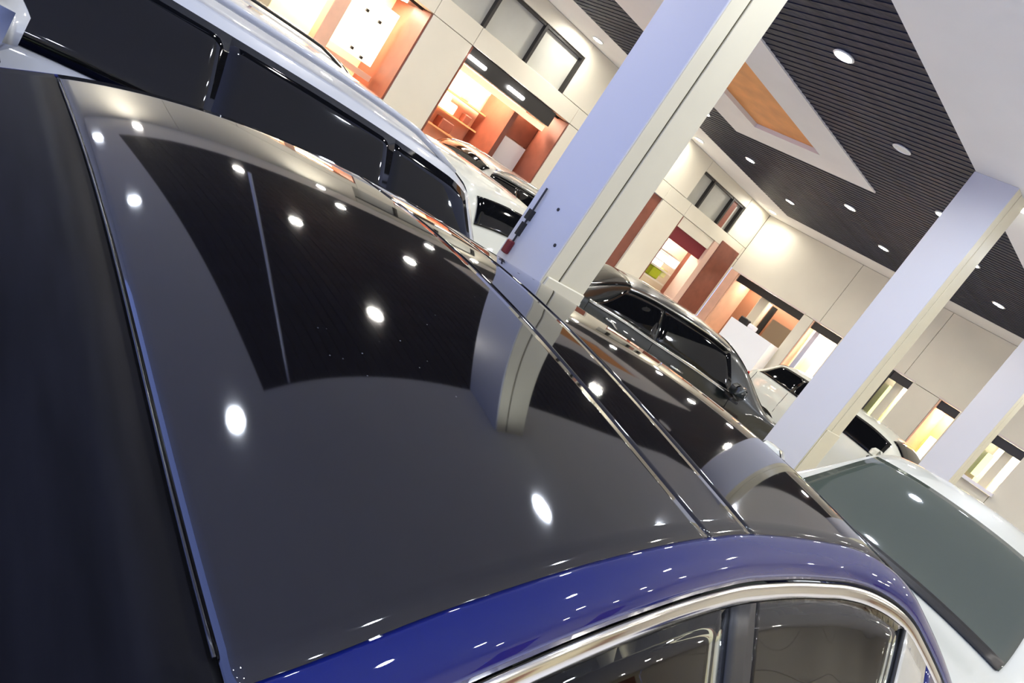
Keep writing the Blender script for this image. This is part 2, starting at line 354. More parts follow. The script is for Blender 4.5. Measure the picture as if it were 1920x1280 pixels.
def poster_mat():
    m = bpy.data.materials.new('poster_print'); m.use_nodes = True; nt = m.node_tree; b = nt.nodes['Principled BSDF']
    tc = nt.nodes.new('ShaderNodeTexCoord'); mp = nt.nodes.new('ShaderNodeMapping'); mp.inputs['Location'].default_value = (-.68, -.3, -.42)
    mp.inputs['Scale'].default_value = (1, 0, 1)
    g = nt.nodes.new('ShaderNodeTexGradient'); g.gradient_type = 'SPHERICAL'; mp.inputs['Scale'].default_value = (1, 0, 1)
    r = nt.nodes.new('ShaderNodeValToRGB'); r.color_ramp.elements[0].position = .70; r.color_ramp.elements[0].color = srgb(228, 226, 226); r.color_ramp.elements[1].position = .80; r.color_ramp.elements[1].color = srgb(226, 196, 30)
    nt.links.new(tc.outputs['Generated'], mp.inputs[0]); nt.links.new(mp.outputs[0], g.inputs[0]); nt.links.new(g.outputs[1], r.inputs[0]); nt.links.new(r.outputs[0], b.inputs['Base Color'])
    return m
ps = boxo('poster', 7.46, 8.06, YW + .50, YW + .515, 1.54, 2.02, poster_mat()); tag(ps, 'white poster with a yellow patch inside the orange shop', 'poster')
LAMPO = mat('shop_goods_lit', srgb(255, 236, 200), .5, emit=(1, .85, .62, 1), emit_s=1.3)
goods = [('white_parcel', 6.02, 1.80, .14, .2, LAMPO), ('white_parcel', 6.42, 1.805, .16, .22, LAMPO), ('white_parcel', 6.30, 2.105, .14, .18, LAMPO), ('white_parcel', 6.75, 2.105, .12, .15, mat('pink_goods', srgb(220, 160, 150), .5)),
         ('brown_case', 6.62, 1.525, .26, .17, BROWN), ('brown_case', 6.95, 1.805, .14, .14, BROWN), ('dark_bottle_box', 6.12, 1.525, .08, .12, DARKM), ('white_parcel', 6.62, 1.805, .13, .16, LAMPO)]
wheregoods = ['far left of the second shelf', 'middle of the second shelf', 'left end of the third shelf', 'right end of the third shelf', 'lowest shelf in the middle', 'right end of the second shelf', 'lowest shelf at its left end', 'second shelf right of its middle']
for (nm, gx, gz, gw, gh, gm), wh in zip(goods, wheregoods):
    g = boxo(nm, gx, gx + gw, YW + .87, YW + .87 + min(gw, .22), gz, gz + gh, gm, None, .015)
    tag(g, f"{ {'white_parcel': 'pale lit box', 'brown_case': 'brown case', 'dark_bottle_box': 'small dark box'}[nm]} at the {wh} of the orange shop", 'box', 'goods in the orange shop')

nr = empty('brown_door_recess', (nar[0], YW, 0)); tag(nr, 'tall narrow brown panel set in the cream wall right of the near column', 'panel')
boxo('leaf', 0.002, nar[1] - nar[0] - .002, .04, .10, 0, ZT - .004, BROWN, nr)
boxo('reveal', 0.0, .02, .0, .04, 0, ZT - .004, DARKM, nr)

s2 = shop('shop_white_lit', sh2[0], sh2[1], 'far corner shop front with a crimson band and a wide brown pillar', light=14, light_col=(1, .95, .85, 1), wall_m=mat('pale_shop_wall', srgb(205, 196, 168), .5))
o2 = sh2[0]
boxo('crimson_band', .0, 13.20 - o2, .06, .12, 2.24, 2.52, REDB, s2)
boxo('cream_band', .0, 13.20 - o2, .02, .14, 2.52, ZT - .004, WALL, s2)
boxo('wide_pillar', 13.42 - o2, 14.20 - o2, -.02, .45, 0, 2.86, BROWN, s2, .01)
boxo('pink_strip', 13.22 - o2, 13.42 - o2, .0, .3, 0, ZT, mat('pink_cream', srgb(226, 190, 170), .5), s2)
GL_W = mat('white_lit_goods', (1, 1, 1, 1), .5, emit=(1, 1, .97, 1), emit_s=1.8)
LIME = mat('lime_green_goods', srgb(176, 190, 20), .5)
for k, (gx, gz, gw, gh, m_, nm, lb) in enumerate(((12.25, 2.02, .42, .16, GL_W, 'lit_sign_box', 'white lit box under the crimson band of the corner shop'), (12.42, 1.66, .40, .28, GL_W, 'lit_sign_box', 'large white lit box left of the brown pillar in the corner shop'),
        (12.62, 1.40, .32, .22, LIME, 'green_box', 'lime green box low in the corner shop'), (13.05, 1.80, .22, .20, GL_W, 'lit_sign_box', 'small white lit box nearest the brown pillar in the corner shop'), (12.95, 1.50, .18, .18, mat('yellow_goods', srgb(225, 225, 150), .5), 'yellow_box', 'pale yellow box beside the lime green box'),
        (12.20, 1.40, .2, .2, DARKM, 'dark_box', 'dark box at the left end of the corner shop shelf'))):
    tag(boxo(nm, gx, gx + gw, YW + .45, YW + .65, gz, gz + gh, m_, None, .02), lb, 'box', 'goods in the corner shop')
boxo('shelf', .05, 13.22 - o2, .42, .75, 1.36, 1.395, WALL, s2); boxo('shelf', .05, 13.22 - o2, .42, .75, 1.62, 1.655, WALL, s2)
boxo('shelf', .05, 13.22 - o2, .42, .75, 1.98, 2.015, WALL, s2); boxo('shelf', .05, 13.22 - o2, .42, .75, 1.775, 1.795, WALL, s2)

# ------------------------------------------------------------------ far facade (right) with narrow openings
wr = structure('wall_right')
def wpanel(y0, y1, z0, z1, t=.25): return boxo('wall_panel', XB, XB + t, y0 + .004, y1 - .004, z0 + .004, z1 - .004, WALL, wr, .004)
ZD = 2.51
ops = [(3.00, 3.52, 1.62), (4.15, 4.53, 1.30), (5.06, 5.48, 1.56), (6.61, 7.30, 1.05), (7.55, 9.36, 1.10)]
edges = [Y_LO, -4.2, -1.8, .6]; prev = .6
for a, b, zs in ops:
    wpanel(prev, a, 0, ZD); wpanel(a, b, 0, zs); prev = b
for a, b in zip(edges[:-1], edges[1:]): wpanel(a, b, 0, ZD)
wpanel(prev, YW, 0, ZD)
seams = [Y_LO, -4.2, -1.8, .6, 3.0, 5.27, 7.18, YW]
for a, b in zip(seams[:-1], seams[1:]): wpanel(a, b, ZD, ZC)
boxo('backing', XB + .255, XB + .3, Y_LO, YW + .3, ZD + .05, ZC, WALLJ, wr)
def niche(name, a, b, z0, label, wall_m, light, lc, depth=.75, jamb=SALMON, header=DARKM):
    e = empty(name, (XB, a, 0)); tag(e, label, 'shop opening'); L = b - a
    boxo('back_wall', depth, depth + .05, -.1, L + .1, z0 - .3, ZD + .1, wall_m, e)
    boxo('side_wall', .27, depth, -.1, -.002, z0 - .3, ZD + .1, wall_m, e)
    boxo('side_wall', .27, depth, L + .002, L + .1, z0 - .3, ZD + .1, jamb, e)
    boxo('opening_ceiling', .27, depth, -.1, L + .1, ZD - .02, ZD + .06, DARKM, e)
    boxo('sill_floor', .27, depth, -.1, L + .1, z0 - .06, z0 - .01, WALL, e)
    boxo('jamb_panel', .004, .30, L - .03, L - .003, z0 + .004, ZD - .004, jamb, e)
    boxo('header', .03, .09, .0, L, ZD - .16, ZD - .004, header, e)
    boxo('cap', -.02, .0, -.03, L + .03, ZD, ZD + .035, mat('pale_cap', srgb(222, 210, 200), .5), e)
    lm = mat(name + '_lamp', (1, 1, 1, 1), .5, emit=lc, emit_s=light)
    boxo('lamp_panel', depth * .4, depth * .8, .04, L - .04, ZD - .035, ZD - .025, lm, e)
    return e
PALE = mat('pale_interior', srgb(226, 214, 180), .5)
n5 = niche('lit_opening', ops[0][0], ops[0][1], 1.62, 'lit opening at the far right, dark at its top, above a white sill', PALE, 26, (1, .95, .85, 1), jamb=DARKM)
n4 = niche('lit_opening', ops[1][0], ops[1][1], 1.30, 'narrow glowing orange opening in the far wall', mat('orange_interior', srgb(255, 190, 120), .5), 30, (1, .78, .5, 1))
n3 = niche('lit_opening', ops[2][0], ops[2][1], 1.56, 'lit opening with yellow green edges just right of the second column', PALE, 26, (1, .95, .8, 1), jamb=DARKM)
n2 = niche('lit_opening', ops[3][0], ops[3][1], 1.05, 'opening with an orange jamb just left of the second column', mat('blush_interior', srgb(236, 200, 160), .5), 24, (1, .9, .75, 1))
n1 = niche('wide_opening', ops[4][0], ops[4][1], 1.10, 'wide brown opening with a white post near the far corner', mat('brown_interior', srgb(150, 104, 76), .5), 8, (1, .9, .75, 1))
SILLW = mat('white_sill', srgb(246, 244, 250), .4)
boxo('sill', -.10, .02, -.04, .56, 1.62, 1.68, SILLW, n5); boxo('sill', -.10, .02, -.04, .46, 1.54, 1.60, SILLW, n3)
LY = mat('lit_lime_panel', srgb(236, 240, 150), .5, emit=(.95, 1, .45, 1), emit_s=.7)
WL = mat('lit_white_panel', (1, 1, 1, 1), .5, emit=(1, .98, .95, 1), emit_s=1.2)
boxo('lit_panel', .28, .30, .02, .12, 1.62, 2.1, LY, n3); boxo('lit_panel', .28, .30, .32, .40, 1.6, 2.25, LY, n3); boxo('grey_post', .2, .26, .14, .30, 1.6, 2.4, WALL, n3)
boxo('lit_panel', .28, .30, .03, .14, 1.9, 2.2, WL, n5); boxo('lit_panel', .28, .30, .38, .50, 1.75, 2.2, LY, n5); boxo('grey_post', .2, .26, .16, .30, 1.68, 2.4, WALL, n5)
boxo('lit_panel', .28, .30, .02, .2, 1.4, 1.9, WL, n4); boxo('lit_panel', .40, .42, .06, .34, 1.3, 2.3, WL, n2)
boxo('blue_strip', .22, .26, .52, .62, 1.1, 2.45, mat('pale_blue_strip', srgb(170, 190, 215), .5), n2)
boxo('white_post', .30, .48, 8.50 - 7.55, 8.76 - 7.55, 1.10, 2.36, mat('white_post', srgb(236, 230, 205), .5), n1, .02)
boxo('post_cap', .27, .51, 8.47 - 7.55, 8.79 - 7.55, 2.36, 2.42, SILLW, n1, .01)
boxo('black_strip', .45, .50, 8.36 - 7.55, 8.48 - 7.55, 1.10, 2.33, BLACKP, n1)
boxo('tan_strip', .30, .34, 7.62 - 7.55, 8.2 - 7.55, 1.1, 2.1, INT_TAN, n1)
ct = boxo('reception_counter', XB - .42, XB - .06, 7.50, 8.60, 0, 1.66, WL); ct.data.materials[0] = mat('white_counter', srgb(244, 248, 252), .3)
tag(ct, 'bright white counter in front of the wide brown opening', 'counter')
k1 = MB().bbox(XB - .32, XB - .14, 8.30, 8.50, 1.66, 1.80, .02).build('desk_machine', BLACKP); tag(k1, 'small black machine on the white counter', 'machine')
k2 = MB().bbox(XB - .32, XB - .14, 8.08, 8.24, 1.66, 1.76, .02).build('paper_box', SILLW); tag(k2, 'small white box beside the black machine on the counter', 'box')
boxo('salmon_panel', XB - .02, XB, 9.36, YW - .02, 0, ZD, SALMON, wr)
# wall on the near side (behind the photographer)
wb = structure('wall_back')
for k in range(8):
    a = X_LO + (XB - X_LO) * k / 8; b = X_LO + (XB - X_LO) * (k + 1) / 8
    boxo('wall_panel', a + .005, b - .005, Y_LO - .25, Y_LO, 0, ZC, COLC, wb, .005)
    if k % 2: boxo('brown_panel', a + .4, b - .4, Y_LO, Y_LO + .03, 0, 2.6, BROWN, wb)

# ------------------------------------------------------------------ columns
def column(x0, label, latch=False):
    e = empty('column', (x0, 2.76, 0)); tag(e, label, 'column', 'square clad columns')
    D, Wd = .35, .40
    boxo('core', .015, D - .01, .015, Wd - .01, 0, ZC, GROOVE, e)
    boxo('blue_face_panel', 0, .014, 0.0, Wd, 0.0, ZC, COLB, e, .003)
    boxo('cream_face_panel', .0145, .125, 0, .014, 0.0, ZC, COLC, e, .003)
    boxo('cream_face_panel', .140, D, 0, .014, 0.0, ZC, COLC, e, .003)
    boxo('cream_face_panel', D - .0095, D, .0145, Wd, 0.0, ZC, COLC, e, .003)
    boxo('cream_face_panel', .0145, D - .0095, Wd - .0095, Wd, 0, ZC, COLC, e, .003)
    boxo('plinth', -.02, D + .02, -.02, Wd + .02, 0, .14, COLC, e, .01)
    boxo('base_casing', .03, D + .006, -.012, 0.0, 0, 1.33, COLC, e, .006)
    if latch:
        h = MB(); h.tube([(-.012, .335, 1.70), (-.012, .33, 1.36)], .006, 6); h.box(-.03, 0, .315, .345, 1.50, 1.56); h.box(-.028, 0, .32, .34, 1.40, 1.48)
        h.build('latch_rod', DARKM, e)
        MB().bbox(-.035, 0, .315, .355, 1.28, 1.36, .006).build('red_cap', REDC, e)
        for (yy, zz) in ((.18, 1.64), (.05, 1.48), (.20, 1.20)): MB().lathe([(0.0, -.004), (.010, -.003), (.010, .0)], 10, 'x', (0, yy, zz)).build('screw', DARKM, e)
    return e
column(2.75, 'nearest square column with a dark latch rod on its pale blue face', True)
column(6.86, 'second square column, standing behind the windscreen end of the blue car')
column(10.97, 'farthest square column at the right edge of the view')

# ================================================================== GENERIC CARS
def wheel(parent, x, y, r=.33, w=.21, side=1):
    e = empty('wheel', (x, y, r), 0, parent)
    MB().lathe([(r * .62, -w / 2), (r * .92, -w / 2), (r, -w * .36), (r, w * .36), (r * .92, w / 2), (r * .62, w / 2)], 24, 'y').build('tyre', TYRE, e, True)
    a = MB().lathe([(r * .64, side * w * .46), (r * .58, side * w * .34), (r * .55, 0)], 24, 'y')
    for k in range(5):
        t = 2 * PI * k / 5
        c, s = math.cos(t), math.sin(t); px, pz = -s, c; y0 = side * w * .38
        for hw in (1,):
            vs = []
            for rr, ww in ((.03, .05), (r * .6, .035)):
                for dy in (0, side * .02): vs += [(c * rr + px * ww, y0 + dy, s * rr + pz * ww), (c * rr - px * ww, y0 + dy, s * rr - pz * ww)]
            a.add(vs, [(0, 1, 5, 4), (2, 6, 7, 3), (0, 4, 6, 2), (1, 3, 7, 5)])
    a.lathe([(.001, side * w * .44), (.06, side * w * .44), (.065, side * w * .3)], 12, 'y')
    a.build('rim', RIM, e)
def kscale(keys, k, kw=1.0): return [(a * k, b, c, d * kw, e_ * kw, f) for a, b, c, d, e_, f in keys]
class CarShape:
    """x: 0 rear bumper .. L nose; half sections sill > shoulder > belt > roof edge > centre"""
    def __init__(s, keys, L, wheels, rw=.33):
        k = np.array(keys, float); s.L = L; s.wheels = wheels; s.rw = rw
        s.zt, s.zb, s.wb, s.wt, s.cr = [pch(k[:, 0], k[:, i]) for i in range(1, 6)]
    def sill(s, x):
        z = .24
        for c in s.wheels:
            d = abs(x - c); R = s.rw + .055
            if d < R: z = max(z, s.rw + math.sqrt(R * R - d * d))
        return z
    def pt(s, band, x, t, side=1, off=0.0):
        zt, zb, wb, wt, cr = [float(f(x)) for f in (s.zt, s.zb, s.wb, s.wt, s.cr)]
        ze = zt - cr
        if band == 'low':
            zs = s.sill(x); z = zs + (zb - zs) * t
            full = (zb - .24); q = (z - .24) / max(full, .05)
            y = wb + .045 * math.sin(PI * min(max(q, 0), 1)) ** .8 * (1 - .3 * q) - .06 * max(0, .25 - q) + (.012 if .68 < q < .80 else 0)
            n = Vector((0, 1, 0))
        elif band == 'side':
            y = wb + (wt - wb) * t + .018 * math.sin(PI * t); z = zb + (ze - zb) * t
            n = Vector((0, ze - zb + .02, wb - wt + .01)).normalized()
        else:
            a = t * PI / 2; y = wt * (1 - t); z = ze + cr * (1 - (1 - t) ** 2.2)
            dz = (float(s.zt(x + .01)) - float(s.zt(x - .01))) / .02
            n = Vector((-dz, .15 * (1 - t), 1)).normalized()
        return (x + n.x * off, side * (y + n.y * off), z + n.z * off)
    def gridpts(s, band, xs, ts, side, off=0.0, xfun=None):
        return [[s.pt(band, xfun(x, t) if xfun else x, t, side, off) for t in ts] for x in xs]
def make_car(name, label, shape, paint, glass, loc, heading, ws, bl, wins, roof_rails=False, trim=True, wind_glass=None, group=None, mirror_x=None, handle_x=(), mirror_k=1.0, tw=.010):
    """ws=(header x, cowl x)  bl=(backlight base x, roof rear x)  wins=[(x0,x1,lean0,lean1)...]"""
    S = shape; L = S.L
    e = empty(name, (loc[0], loc[1], 0), heading); tag(e, label, 'car', group)
    root = bpy.data.objects[e.name]
    def place(o): return o
    xs = np.linspace(0.0, L, 70); tl = np.linspace(0, 1, 9); tsd = np.linspace(0, 1, 6); tt = np.linspace(0, 1, 9)
    cxo = L / 2
    sh = lambda P: [[(p[0] - cxo, p[1], p[2]) for p in r] for r in P]
    a = MB()
    for sd in (1, -1):
        col = [[S.pt('low', x, t, sd) for t in tl] + [S.pt('side', x, t, sd) for t in tsd[1:]] + [S.pt('top', x, t, sd) for t in tt[1:]] for x in xs]
        a.grid(sh(col), flip=(sd > 0))
    # end caps
    for xe, fl in ((0.0, 0), (L, 1)):
        ring = [S.pt('low', xe, t, 1) for t in tl] + [S.pt('side', xe, t, 1) for t in tsd[1:]] + [S.pt('top', xe, t, 1) for t in tt[1:]]
        other = [(p[0], -p[1], p[2]) for p in ring]
        a.grid(sh([ring, other]), flip=bool(fl))
    body = a.build('body', paint, e, True)
    wg = wind_glass or glass
    # windscreen / rear window
    def top_glass(nm, x0, x1, tin, m):
        P = []
        for x in np.linspace(x0, x1, 14):
            row = [S.pt('top', x, t, 1, .006) for t in np.linspace(tin, 1, 9)] + [S.pt('top', x, t, -1, .006) for t in np.linspace(1, tin, 9)[1:]]
            P.append(row)
        o = MB().grid(sh(P)).build(nm, m, e, True); solid(o, .006, 0); return o
    wsg = top_glass('windscreen', ws[0] + .03, ws[1] - .03, .05, wg)
    P = []
    for x in np.linspace(ws[1] - .10, ws[1] - .01, 4):
        P.append([S.pt('top', x, t, 1, .010) for t in np.linspace(.06, 1, 9)] + [S.pt('top', x, t, -1, .010) for t in np.linspace(1, .06, 9)[1:]])
    solid(MB().grid(sh(P)).build('cowl_strip', BLACKP, wsg, True), .006, 0)
    top_glass('rear_window', bl[0] + .04, bl[1] - .03, .07, glass)
    for sd in (1, -1):
        for (x0, x1, l0, l1) in wins:
            ts = np.linspace(.06, .90, 7)
            fx = lambda u, t: (x0 + l0 * t) + ((x1 + l1 * t) - (x0 + l0 * t)) * u
            P = [[S.pt('side', fx(u, t), t, sd, .006) for t in ts] for u in np.linspace(0, 1, 12)]
            o = MB().grid(sh(P), flip=(sd > 0)).build('side_window', glass, e, True); solid(o, .005, 0)
        if trim:
            x0 = wins[0][0]; x1 = wins[-1][1]
            pts = [S.pt('side', x, .03, sd, .010) for x in np.linspace(x0 - .02, x1 + .02, 24)]
            MB().tube([(p[0] - cxo, p[1], p[2]) for p in pts], tw * 1.3, 6).build('belt_trim', CHROME, e, True)
            pts = [S.pt('side', fx2, .95, sd, .010) for fx2 in np.linspace(x0 + wins[0][2], x1 + wins[-1][3], 24)]
            MB().tube([(p[0] - cxo, p[1], p[2]) for p in pts], tw, 6).build('roof_trim', CHROME, e, True)
        # door seams and handles
        for xd in sorted({wins[0][0] - .02, wins[-1][1] + .0} | {(wins[i][1] + wins[i + 1][0]) / 2 for i in range(len(wins) - 1)}):
            pts = [S.pt('low', xd, t, sd, .001) for t in np.linspace(.10, .99, 10)]
            MB().tube([(p[0] - cxo, p[1], p[2]) for p in pts], .004, 4).build('door_seam', RUBBER, e)
        for xh in handle_x:
            p = S.pt('low', xh, .88, sd, .014); q = S.pt('low', xh + .17, .88, sd, .014)
            MB().tube([(p[0] - cxo, p[1], p[2]), ((p[0] + q[0]) / 2 - cxo, p[1] + sd * .012, p[2]), (q[0] - cxo, q[1], q[2])], .012, 6).build('door_handle', CHROME if trim else paint, e, True)
        mx = mirror_x if mirror_x else wins[-1][1] - .05
        p = S.pt('side', mx, .05, sd); 
        mr = MB(); y0, y1 = sorted((p[1] + sd * .03, p[1] + sd * .22)); mr.bbox(p[0] - cxo - .06 * mirror_k, p[0] - cxo + .10, y0, y1, p[2] - .0, p[2] + .15 * mirror_k, .04)
        mo = mr.build('side_mirror', paint, e, True)
        y0, y1 = sorted((p[1] - sd * .02, p[1] + sd * .20)); MB().bbox(p[0] - cxo - .05, p[0] - cxo + .08, y0, y1, p[2] - .05, p[2] + .0, .02).build('mirror_base', BLACKP, mo)
        for i, c in enumerate(S.wheels): wheel(e, c - cxo, sd * (float(S.wb(c)) - .06), S.rw, .21, sd)
        # lamps
        p = S.pt('low', L - .12, .92, sd, .0)
        y0, y1 = sorted((sd * .36, p[1] * .93)); MB().bbox(L - .34 - cxo, L - .045 - cxo, y0, y1, p[2] - .13, p[2] - .03, .03).build('headlamp', CLEAR_LENS, e, True)
        p = S.pt('low', .14, .92, sd, .0)
        y0, y1 = sorted((sd * .45, p[1] * .99)); MB().bbox(-.012 - cxo, .24 - cxo, y0, y1, p[2] - .16, p[2] - .0, .03).build('tail_lamp', RED_LENS, e, True)
        if roof_rails:
            x0, x1 = bl[1] + .05, ws[0] - .10
            pts = []
            for u in np.linspace(0, 1, 14):
                xx = x0 + (x1 - x0) * u; q = S.pt('top', xx, .06, sd); h = .045 * min(1, 6 * u, 6 * (1 - u)); pts.append((q[0] - cxo, q[1], q[2] + h))
            MB().tube(pts, .016, 8).build('roof_rail', CHROME if roof_rails == 'chrome' else (BLACKP if roof_rails == 'black' else paint), e, True)
    zf = float(S.zb(L - .02)); MB().bbox(L - .06 - cxo, L + .012 - cxo, -.40, .40, max(.30, zf - .34), zf - .10, .02).build('grille', BLACKP, e)
    zr = float(S.zb(.05)); MB().bbox(-.015 - cxo, .05 - cxo, -.26, .26, zr - .36, zr - .22, .008).build('number_plate', PLATE, e)
    MB().box(.3 - cxo, L - .3 - cxo, -.62, .62, .20, .34).build('underbody', BLACKP, e)
    return e

sedan_keys = [(0, .90, .86, .66, .58, .02), (.12, 1.00, .95, .78, .70, .03), (.72, 1.06, 1.00, .85, .70, .04), (1.40, 1.39, 1.01, .88, .58, .05), (1.75, 1.445, 1.00, .89, .57, .06), (2.35, 1.46, .99, .89, .57, .06), (2.85, 1.42, .97, .89, .57, .06),
              (3.62, 1.02, .95, .87, .68, .05), (4.30, .88, .82, .82, .66, .04), (4.52, .74, .68, .70, .55, .03), (4.60, .58, .52, .58, .48, .02)]
suv_keys = [(0, 1.00, .96, .72, .64, .03), (.08, 1.14, 1.08, .82, .70, .04), (.16, 1.26, 1.15, .86, .68, .05), (.40, 1.53, 1.17, .89, .66, .06), (.56, 1.585, 1.17, .90, .66, .07), (1.4, 1.625, 1.16, .91, .66, .08), (2.1, 1.62, 1.14, .91, .65, .08), (2.50, 1.57, 1.12, .91, .64, .08),
            (3.22, 1.16, 1.08, .89, .72, .06), (3.90, 1.04, .98, .85, .70, .05), (4.12, .90, .84, .74, .60, .04), (4.20, .70, .64, .62, .50, .02)]
hatch_keys = [(0, .94, .90, .66, .58, .02), (.10, 1.06, 1.00, .78, .68, .03), (.25, 1.18, 1.02, .83, .64, .04), (.75, 1.47, 1.02, .86, .60, .06), (1.20, 1.585, 1.02, .88, .61, .06), (1.80, 1.605, 1.01, .89, .62, .06), (2.30, 1.515, 1.00, .89, .62, .05),
              (3.04, 1.03, .96, .88, .75, .05), (3.60, .92, .86, .82, .68, .04), (3.82, .78, .72, .72, .58, .03), (3.90, .60, .55, .60, .50, .02)]
SED = CarShape(sedan_keys, 4.60, (.88, 3.62)); SUV = CarShape(suv_keys, 4.20, (.76, 3.30), .35); HAT = CarShape(hatch_keys, 3.90, (.72, 3.16), .31)
MPV = CarShape([(a * .86, b * .93, c * .96, d * .9, e_ * .9, f) for a, b, c, d, e_, f in suv_keys], 3.612, (.66, 2.84), .31)
BLK = CarShape(kscale(sedan_keys, 1.0, 1.0), 4.60, (.88, 3.62))
SED_W = [(.98, 1.78, .38, .04), (1.82, 2.92, .0, -.16), ]
SUV_W = [(.24, .901, .20, .0), (.90, 1.701, 0, 0), (1.70, 2.62, 0, -.06)]
HAT_W = [(.62, 1.30, .30, .0), (1.36, 2.44, 0, -.20)]
CSED_W = [(.80, 1.38, .30, .08), (1.44, 2.08, .0, -.02)]
# white SUV beside the blue car, facing the other way (nose towards -X)
SUVA = ((2.50, 3.22), (.17, .44), SUV_W)
make_car('white_suv', 'white SUV with black windows beyond the blue car, top left', SUV, WPAINT, DGLASS, (.56, 3.72), PI, *SUVA, roof_rails='same', trim=False, mirror_x=2.385, mirror_k=1.15, handle_x=(1.2, 2.1))
# black saloon behind the near column
make_car('black_saloon', 'black saloon with chrome window trim between the near and second columns', SED, BPAINT, DGLASS, (7.32, 5.10), math.radians(-29), (2.85, 3.62), (.72, 1.42), SED_W, handle_x=(1.2, 2.1), tw=.015)
# white hatchback, nose towards the blue car
make_car('white_hatchback', 'white hatchback with a grey green windscreen at the right edge', HAT, WPAINT2, GGLASS, (5.68, 1.155), PI, (2.30, 3.04), (.27, .80), HAT_W, trim=False, handle_x=(1.5,), mirror_x=2.72)
# cars in the rows behind
make_car('white_hatch', 'white car seen from behind, just left of the near column', MPV, WPAINT2, DGLASS, (3.87, 5.80), math.radians(90), (2.15, 2.77), (.15, .375), [(.22, .77, .17, 0), (.78, 1.46, 0, 0), (1.47, 2.25, 0, -.06)], trim=False)
make_car('white_suv', 'white SUV parked along the top left shop with glowing yellow wall', SUV, WPAINT, DGLASS, (3.35, 8.62), 0.0, *SUVA, roof_rails='black', trim=False, handle_x=(1.2, 2.1))
make_car('silver_suv', 'silver SUV parked in front of the orange shop', SUV, SILV, DGLASS, (7.75, 8.62), 0.0, *SUVA, roof_rails='chrome', handle_x=(1.2, 2.1))
make_car('white_suv', 'white SUV with black windows partly hidden by the second column', SUV, WPAINT2, DGLASS, (12.6, 4.35), math.radians(-90), *SUVA, trim=False)

# ================================================================== THE BLUE CAR
ZO = -0.30                                   # offset of the fitted roof heights
RC = [1.75269, 0.16952, 0.05217, -0.22266, -0.01156, -0.07509, 0.18453, 0.03096, -0.08757, -0.04054, -0.02208, -0.02849, -0.0482, 0.01893, 0.04661]
RT = [(0, 0), (1, 0), (0, 1), (2, 0), (1, 1), (0, 2), (3, 0), (2, 1), (1, 2), (0, 3), (4, 0), (3, 1), (2, 2), (1, 3), (0, 4)]
FR = [-0.2426, 0.5293, -0.1328, -0.0076, -0.4787]
XR, XF, XW = .313, 1.05, 1.93
def rpoly(X, Y):
    a, b = X - .75, Y - .95
    return sum(k * a**i * b**j for k, (i, j) in zip(RC, RT))
def rgx(X, Y):
    a, b = X - .75, Y - .95
    return sum(k * i * a**(i - 1) * b**j for k, (i, j) in zip(RC, RT) if i)
def zroof(X, Y):
    if X < XR: return rpoly(XR, Y) + min(rgx(XR, Y), .50) * (X - XR) - .12 * (X - XR) ** 2
    if X <= XF: return rpoly(X, Y)
    def fr(x):
        t = x - XF; b = Y - .9
        return rpoly(XF, Y) + rgx(XF, Y) * t + FR[0] * t**2 + FR[1] * t**3 + FR[2] * b * t**2 + FR[3] * b * b * t**2 + FR[4] * t**4
    if X <= XW: return fr(X)
    return fr(XW) + (fr(XW) - fr(XW - .01)) / .01 * (X - XW) - .12 * (X - XW) ** 2
YC = 1.07
ynear = pch([-.62, .0, .33, .5, .74, .97, 1.13, 1.38, 1.5, 1.62, 1.72, 1.95, 2.2, 2.55], [.42, .352, .343, .359, .39, .422, .44, .452, .452, .445, .43, .38, .32, .25])
def Y0(X): return float(ynear(X))
car = empty('blue_saloon', (0, 0, 0)); tag(car, 'deep blue car with a black gloss roof in the foreground, filling the lower left', 'car')
def roof_panel(name, x0, x1, m, nx, inset=.0, parent=car, smooth=True, ny=44):
    P = []
    for X in np.linspace(x0, x1, nx):
        a = Y0(X) + inset; b = 2 * YC - Y0(X) - inset
        P.append([(X, Y, zroof(X, Y) + ZO) for Y in np.linspace(a, b, ny)])
    o = MB().grid(P).build(name, m, parent, smooth); solid(o, .005, -1); return o
G = .0022
roof_panel('rear_window', -.55, XR - .006, RGLASS, 20, .004)
roof_panel('glass_roof_panel', XR, .966 - G, ROOFB, 44)
roof_panel('roof_cross_strip', .966 + G, 1.118 - G, ROOFB, 12)
roof_panel('front_roof_panel', 1.118 + G, 1.74, ROOFB, 36)
roof_panel('windscreen', 1.748, 2.55, clear_glass('windscreen_glass', (.42, .46, .44, 1)), 30, .035)
# dark seal just under the joints
def seal(name, X, dz=.0055, w=.010):
    P = [[(X + d, Y, zroof(X, Y) + ZO - dz) for Y in np.linspace(Y0(X), 2 * YC - Y0(X), 44)] for d in (-w, w)]
    MB().grid(P).build(name, RUBBER, car)
for X in (XR - .003, .966, 1.118, 1.744): seal('joint_seal', X)
MB().tube([(XR - .002, Y, zroof(XR, Y) + ZO - .001) for Y in np.linspace(Y0(XR) + .03, 2 * YC - Y0(XR) - .03, 40)], .0018, 6).build('edge_trim', mat('dark_gloss_trim', srgb(30, 30, 34), .2), car, True)

